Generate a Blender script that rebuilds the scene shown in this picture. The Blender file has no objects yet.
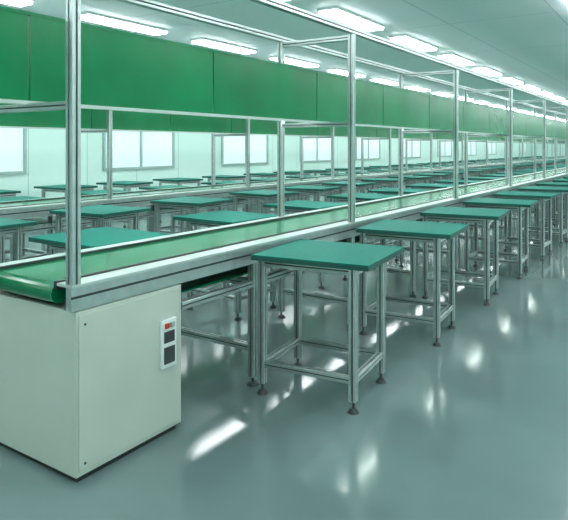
import bpy, bmesh, math, random
from mathutils import Vector, Matrix
random.seed(4)
sc=bpy.context.scene
sc.view_settings.view_transform='Standard'

# ---------------- materials ----------------
def mat(name,col,rough=0.5,metal=0.0,noise=0.0,nscale=6.0,emis=None,estr=0,coat=0.0,rnoise=0.0,bump=0.0,spec=0.5):
    m=bpy.data.materials.new(name); m.use_nodes=True
    nt=m.node_tree; b=nt.nodes['Principled BSDF']
    b.inputs['Base Color'].default_value=(*col,1)
    b.inputs['Roughness'].default_value=rough
    b.inputs['Metallic'].default_value=metal
    b.inputs['Specular IOR Level'].default_value=spec
    if coat: b.inputs['Coat Weight'].default_value=coat; b.inputs['Coat Roughness'].default_value=0.06
    if emis:
        b.inputs['Emission Color'].default_value=(*emis,1); b.inputs['Emission Strength'].default_value=estr
    if noise or rnoise or bump:
        tc=nt.nodes.new('ShaderNodeTexCoord'); n=nt.nodes.new('ShaderNodeTexNoise')
        n.inputs['Scale'].default_value=nscale; n.inputs['Detail'].default_value=4
        nt.links.new(tc.outputs['Object'],n.inputs['Vector'])
        if noise:
            r=nt.nodes.new('ShaderNodeValToRGB')
            r.color_ramp.elements[0].position=0.3; r.color_ramp.elements[1].position=0.7
            r.color_ramp.elements[0].color=(*[c*(1-noise) for c in col],1)
            r.color_ramp.elements[1].color=(*[min(1,c*(1+noise)) for c in col],1)
            nt.links.new(n.outputs['Fac'],r.inputs['Fac']); nt.links.new(r.outputs['Color'],b.inputs['Base Color'])
        if rnoise:
            mr=nt.nodes.new('ShaderNodeMapRange')
            mr.inputs['To Min'].default_value=max(0,rough-rnoise); mr.inputs['To Max'].default_value=rough+rnoise
            nt.links.new(n.outputs['Fac'],mr.inputs['Value']); nt.links.new(mr.outputs['Result'],b.inputs['Roughness'])
        if bump:
            bp=nt.nodes.new('ShaderNodeBump'); bp.inputs['Strength'].default_value=bump; bp.inputs['Distance'].default_value=0.01
            nt.links.new(n.outputs['Fac'],bp.inputs['Height']); nt.links.new(bp.outputs['Normal'],b.inputs['Normal'])
    return m

def panel_mat(name,col,line,sx,sy,axes,rough):
    """large rectangular sandwich panels with thin joints"""
    m=mat(name,col,rough); nt=m.node_tree; b=nt.nodes['Principled BSDF']
    tc=nt.nodes.new('ShaderNodeTexCoord'); sp=nt.nodes.new('ShaderNodeSeparateXYZ'); cb=nt.nodes.new('ShaderNodeCombineXYZ')
    nt.links.new(tc.outputs['Object'],sp.inputs[0])
    nt.links.new(sp.outputs[axes[0]],cb.inputs[0]); nt.links.new(sp.outputs[axes[1]],cb.inputs[1])
    br=nt.nodes.new('ShaderNodeTexBrick'); br.offset=0; br.inputs['Scale'].default_value=1
    br.inputs['Brick Width'].default_value=sx; br.inputs['Row Height'].default_value=sy
    br.inputs['Mortar Size'].default_value=0.008
    br.inputs['Color1'].default_value=(*col,1); br.inputs['Color2'].default_value=(*[c*0.96 for c in col],1)
    br.inputs['Mortar'].default_value=(*line,1)
    nt.links.new(cb.outputs[0],br.inputs['Vector']); nt.links.new(br.outputs['Color'],b.inputs['Base Color'])
    return m

M_floor=mat('epoxy_floor',(0.165,0.24,0.238),0.13,noise=0.12,nscale=0.9,rnoise=0.02,coat=0.15,spec=.75)
M_wall=panel_mat('wall_panels',(0.66,0.90,0.82),(0.40,0.58,0.53),1.2,3.0,('Y','Z'),0.4)
M_wallx=panel_mat('wall_panels_end',(0.66,0.90,0.82),(0.40,0.58,0.53),1.2,3.0,('X','Z'),0.4)
M_ceil=panel_mat('ceiling_panels',(0.89,0.94,0.97),(0.58,0.64,0.70),1.2,2.4,('X','Y'),0.5)
M_alu=mat('aluminium_profile',(0.52,0.59,0.58),0.32,0.75,noise=0.08,nscale=20)
M_slot=mat('profile_slot',(0.06,0.07,0.07),0.5,0.3)
M_green=mat('green_board',(0.0,0.225,0.075),0.22,noise=0.18,nscale=1.6,spec=.3)
M_teal=mat('teal_esd_mat',(0.0,0.215,0.168),0.5,noise=0.08,nscale=30,spec=.12)
M_edge=mat('dark_board_edge',(0.01,0.09,0.07),0.5)
M_belt=mat('green_belt',(0.0,0.18,0.07),0.16,noise=0.1,nscale=5,rnoise=0.05)
M_rim=mat('pale_rim',(0.56,0.66,0.62),0.3,0.2,noise=0.04)
M_dark=mat('black_rubber',(0.02,0.025,0.025),0.5)
M_cab=mat('painted_cabinet',(0.54,0.60,0.53),0.45,noise=0.04,nscale=3)
M_red=mat('red_switch',(0.6,0.05,0.02),0.4)
M_white=mat('white_enamel',(0.85,0.9,0.9),0.35)
M_tube=mat('fluorescent_diffuser',(1,1,1),0.4,emis=(0.93,0.99,1.0),estr=17)
M_tubel=mat('line_tube',(1,1,1),0.4,emis=(0.92,1.0,0.95),estr=17)
M_win=mat('window_pane',(0.75,0.88,0.88),0.15,emis=(0.80,0.98,0.98),estr=0.25)
M_frame=mat('window_frame',(0.36,0.50,0.47),0.4,0.3)

# ---------------- mesh builder ----------------
class MB:
    def __init__(s): s.bm=bmesh.new(); s.mats=[]
    def mi(s,m):
        if m not in s.mats: s.mats.append(m)
        return s.mats.index(m)
    def box(s,a,b,m):
        x0,y0,z0=[min(a[i],b[i]) for i in range(3)]; x1,y1,z1=[max(a[i],b[i]) for i in range(3)]
        v=[s.bm.verts.new(p) for p in [(x0,y0,z0),(x1,y0,z0),(x1,y1,z0),(x0,y1,z0),(x0,y0,z1),(x1,y0,z1),(x1,y1,z1),(x0,y1,z1)]]
        k=s.mi(m)
        for f in [(0,3,2,1),(4,5,6,7),(0,1,5,4),(1,2,6,5),(2,3,7,6),(3,0,4,7)]:
            fc=s.bm.faces.new([v[i] for i in f]); fc.material_index=k
    def ext(s,p0,p1,w=0.04):
        """slotted aluminium extrusion between two points"""
        p0=Vector(p0);p1=Vector(p1);d=(p1-p0).normalized()
        up=Vector((0,0,1)) if abs(d.z)<.9 else Vector((0,1,0))
        a=d.cross(up).normalized(); b=d.cross(a).normalized()
        h=w/2;g=w*.11;dp=w*.16;c=w*.06
        side=[(-h+c,-h),(-g,-h),(-g,-h+dp),(g,-h+dp),(g,-h),(h-c,-h)]
        prof=[]
        for q in range(4):
            cs,sn=[(1,0),(0,1),(-1,0),(0,-1)][q]
            for (x,y) in side: prof.append((x*cs-y*sn,x*sn+y*cs))
        r0=[s.bm.verts.new(p0+a*x+b*y) for x,y in prof]; r1=[s.bm.verts.new(p1+a*x+b*y) for x,y in prof]
        n=len(prof);k=s.mi(M_alu);ks=s.mi(M_slot)
        for i in range(n):
            j=(i+1)%n
            f=s.bm.faces.new([r0[i],r0[j],r1[j],r1[i]]); f.material_index=ks if i%6==2 else k
        f=s.bm.faces.new(r0);f.material_index=k
        f=s.bm.faces.new(r1);f.material_index=k
    def cyl(s,p0,p1,r,m,n=14,r2=None):
        p0=Vector(p0);p1=Vector(p1);d=(p1-p0);L=d.length
        q=d.to_track_quat('Z','Y').to_matrix().to_4x4()
        mt=Matrix.Translation((p0+p1)/2)@q
        res=bmesh.ops.create_cone(s.bm,cap_ends=True,segments=n,radius1=r,radius2=r if r2 is None else r2,depth=L,matrix=mt)
        k=s.mi(m)
        for v in res['verts']:
            for f in v.link_faces: f.material_index=k
    def mesh(s,name):
        bmesh.ops.recalc_face_normals(s.bm,faces=s.bm.faces)
        me=bpy.data.meshes.new(name); s.bm.to_mesh(me); s.bm.free()
        for m in s.mats: me.materials.append(m)
        return me
    def obj(s,name,loc=(0,0,0),parent=None,bevel=0):
        o=bpy.data.objects.new(name,s.mesh(name)); sc.collection.objects.link(o); o.location=loc
        if parent: o.parent=parent
        if bevel:
            bv=o.modifiers.new('bevel','BEVEL'); bv.width=bevel; bv.segments=2; bv.limit_method='ANGLE'
        return o

# ---------------- room ----------------
X0,X1,Y0,Y1,H=-9.2,2.6,-2.6,46,2.9
b=MB();b.box((X0-.1,Y0-.1,-.1),(X1+.1,Y1+.1,0),M_floor);b.obj('floor')
b=MB();b.box((X0-.1,Y0-.1,H),(X1+.1,Y1+.1,H+.1),M_ceil);b.obj('ceiling')
b=MB();b.box((X0-.1,Y0,0),(X0,Y1,H),M_wall);b.obj('wall_left')
b=MB();b.box((X1,Y0,0),(X1+.1,Y1,H),M_wall);b.obj('wall_right')
b=MB();b.box((X0-.1,Y1,0),(X1+.1,Y1+.1,H),M_wallx);b.obj('wall_back')
b=MB();b.box((X0-.1,Y0-.1,0),(X1+.1,Y0,H),M_wallx);b.obj('wall_front')
b=MB();b.box((X0,Y0,0),(X0+.012,Y1,.1),M_frame);b.obj('baseboard_left')
# windows
def window(i,x,yc,w=1.9,z0=.95,z1=2.05):
    b=MB();t=.05;s=1 if x<0 else -1
    b.box((x,yc-w/2+.02,z0+.02),(x+s*.01,yc+w/2-.02,z1-.02),M_win)
    xx=x+s*.035
    b.box((x,yc-w/2,z0),(xx,yc-w/2+t,z1),M_frame);b.box((x,yc+w/2-t,z0),(xx,yc+w/2,z1),M_frame)
    b.box((x,yc-w/2+t,z0),(xx,yc+w/2-t,z0+t),M_frame);b.box((x,yc-w/2+t,z1-t),(xx,yc+w/2-t,z1),M_frame)
    b.box((x,yc-t/2,z0+t),(xx,yc+t/2,z1-t),M_frame)
    b.obj('window_%d'%i)
k=1
for yc in [1.5,5.0,8.5,12.0,15.5,19,23,27,31,35,39,43]:
    window(k,X0,yc);k+=1
for yc in [0,6,12,18,24,30,36,42]:
    window(k,X1,yc,2.4);k+=1

# ceiling lamps
for x in [-7.9,-5.6,-3.2,-0.9,1.3]:
    b=MB(); y=-2.0+ (0.6 if x in(-5.6,-.9) else 0)
    while y<45:
        b.box((-.12,y,-.03),(.12,y+1.25,0),M_white)
        for dx in(-.06,.06):
            b.box((dx-.045,y+.02,-.055),(dx+.045,y+1.23,-.03),M_tube)
        y+=1.9
    b.obj('fluorescent_ceiling_light',(x,0,H))

# ---------------- assembly line ----------------
W=.70; ZT=.83
def line(xf,ys,ye,y0post,step=2.5,yb=None):
    """xf = x of the near rim; line extends to -x by W"""
    yb=ys if yb is None else yb
    root=bpy.data.objects.new('conveyor_assembly_line',None); sc.collection.objects.link(root)
    root.location=(xf-W/2,ys,0); oy=ys
    Y=lambda y:y-oy
    h=W/2
    b=MB()
    for s in(-1,1):
        b.box((s*h,Y(ys),ZT-.012),(s*(h-.10),Y(ye),ZT),M_rim)
        b.box((s*(h-.005),Y(ys),ZT-.11),(s*(h-.04),Y(ye),ZT-.012),M_alu)
        b.box((s*(h-.002),Y(ys),ZT-.058),(s*(h-.006),Y(ye),ZT-.048),M_slot)
        b.box((s*(h-.10),Y(ys),ZT-.03),(s*(h-.12),Y(ye),ZT+.006),M_dark)
    b.obj('side_frame',(0,0,0),root)
    b=MB()
    b.box((-h+.12,Y(ys)+.02,ZT-.02),(h-.12,Y(ye),ZT-.006),M_belt)
    b.box((-h+.12,Y(ys)+.66,ZT-.20),(h-.12,Y(ye),ZT-.19),M_belt)
    b.cyl((-h+.12,Y(ys)+.03,ZT-.05),(h-.12,Y(ys)+.03,ZT-.05),.044,M_belt,20)
    b.obj('belt',(0,0,0),root)
    b=MB(); y=y0post+1.25
    while y<ye:
        for s in(-1,1):
            b.ext((s*(h-.03),Y(y),.05),(s*(h-.03),Y(y),ZT-.11),.045)
            b.cyl((s*(h-.03),Y(y),.02),(s*(h-.03),Y(y),.06),.008,M_slot,8)
            b.cyl((s*(h-.03),Y(y),0),(s*(h-.03),Y(y),.02),.035,M_slot,14,.02)
        b.ext((-h+.05,Y(y),.22),(h-.05,Y(y),.22),.04)
        b.ext((-h+.05,Y(y),.60),(h-.05,Y(y),.60),.04)
        y+=1.25
    for s in(-1,1):
        b.ext((s*(h-.03),Y(ys)+.66,.60),(s*(h-.03),Y(ye),.60),.04)
    b.obj('leg_frame',(0,0,0),root)
    b=MB(); y=y0post
    while y<ye:
        b.ext((h-.025,Y(y),ZT),(h-.025,Y(y),2.26),.045)
        b.ext((-h+.025,Y(y),ZT),(-h+.025,Y(y),2.26),.045)
        b.ext((-h+.05,Y(y),1.575),(h-.05,Y(y),1.575),.035)
        b.ext((-h+.05,Y(y),2.235),(h-.05,Y(y),2.235),.04)
        y+=step
    b.ext((h-.025,Y(yb),2.285),(h-.025,Y(ye),2.285),.045)
    b.ext((-h+.025,Y(yb),2.285),(-h+.025,Y(ye),2.285),.045)
    b.obj('post_frame',(0,0,0),root)
    b=MB(); y=y0post-2.5
    while y<ye:
        for q in range(2):
            a=max(yb,y+q*1.25+.006); c=y+(q+1)*1.25-.006
            if c>a+.05: b.box((.0,Y(a),1.605),(.018,Y(c),1.985),M_green)
        y+=2.5
    b.box((-.006,Y(yb),1.588),(.024,Y(ye),1.605),M_rim)
    b.box((-.004,Y(yb),1.985),(.022,Y(ye),2.0),M_green)
    b.obj('green_board',(0,0,0),root)
    b=MB(); y=y0post
    while y<ye-2.5:
        b.box((-.14,Y(y)+.1,1.66),(-.03,Y(y)+2.4,1.69),M_white)
        b.cyl((-.08,Y(y)+.12,1.642),(-.08,Y(y)+2.38,1.642),.015,M_tubel,8)
        y+=2.5
    b.obj('line_lamp',(0,0,0),root)
    return root
line(-2.09,1.56,44,1.585,yb=1.25)
line(-5.22,-1.5,44,-.6)

# drive cabinet
b=MB()
b.box((-.33,0,.03),(.35,.62,.715),M_cab)
b.box((-.31,.02,0),(.33,.60,.03),M_dark)
b.box((.35,.01,.05),(.356,.61,.70),M_cab)
b.box((.356,.465,.34),(.372,.565,.57),M_white)
b.box((.372,.48,.36),(.378,.55,.44),M_slot)
b.box((.372,.48,.46),(.376,.55,.515),M_slot)
b.box((.372,.485,.53),(.382,.51,.555),M_red)
b.box((.372,.52,.53),(.382,.545,.555),M_alu)
b.cyl((.355,.04,.08),(.36,.04,.08),.006,M_slot,8);b.cyl((.355,.04,.66),(.36,.04,.66),.006,M_slot,8)
b.obj('conveyor_drive_cabinet',(-2.44,1.58,0),bevel=.003)

# ---------------- tables ----------------
def table_mesh():
    b=MB(); ly,h=.23,.80; xs=(-.28,.27)
    for lx in xs:
        for sy in(-1,1):
            b.ext((lx,sy*ly,.06),(lx,sy*ly,h-.03),.042)
            b.cyl((lx,sy*ly,.018),(lx,sy*ly,.07),.007,M_slot,8)
            b.cyl((lx,sy*ly,0),(lx,sy*ly,.022),.032,M_slot,14,.018)
    for sy in(-1,1):
        b.ext((xs[0]+.02,sy*ly,h-.055),(xs[1]-.02,sy*ly,h-.055),.042)
        b.ext((xs[0]+.02,sy*ly,.17),(xs[1]-.02,sy*ly,.17),.036)
    for lx in xs:
        b.ext((lx,-ly+.02,h-.055),(lx,ly-.02,h-.055),.042)
        b.ext((lx,-ly+.02,.17),(lx,ly-.02,.17),.036)
    b.box((-.302,-.32,h-.03),(.385,.32,h-.006),M_edge)
    b.box((-.302,-.32,h-.006),(.385,.32,h),M_teal)
    return b.mesh('assembly_table')
TM=table_mesh()
def table(x,y,r):
    o=bpy.data.objects.new('assembly_table',TM); sc.collection.objects.link(o)
    o.location=(x,y,0); o.rotation_euler=(0,0,math.radians(r))
y=3.03;i=0
while y<43:
    table(-1.75+(0 if i<4 else random.uniform(-.0,.03)),y,[6.5,5.5,5,4][i] if i<4 else random.uniform(-1,5)); y+=1.29;i+=1
y=2.75
while y<43:
    table(-3.25+random.uniform(-.04,.0),y+random.uniform(-.1,.1),180+random.uniform(-7,7)); y+=1.3
for xx in(-4.75,-6.38,-7.9):
    y=-.9+random.random()
    while y<43:
        table(xx+random.uniform(-.04,.05),y+random.uniform(-.1,.1),random.uniform(-6,6)+(0 if xx>-5 else 180)); y+=1.3

# ---------------- world & camera ----------------
w=bpy.data.worlds.new('world'); sc.world=w; w.use_nodes=True
w.node_tree.nodes['Background'].inputs[0].default_value=(.7,.85,.9,1)
w.node_tree.nodes['Background'].inputs[1].default_value=.4
cam=bpy.data.cameras.new('camera'); co=bpy.data.objects.new('camera',cam); sc.collection.objects.link(co)
co.location=(0,0,1.4); co.rotation_euler=(math.radians(90),0,math.radians(33.8))
cam.sensor_fit='HORIZONTAL'; cam.sensor_width=36; cam.lens=600/568*36
cam.shift_y=-113/568; cam.clip_start=.05
sc.camera=co
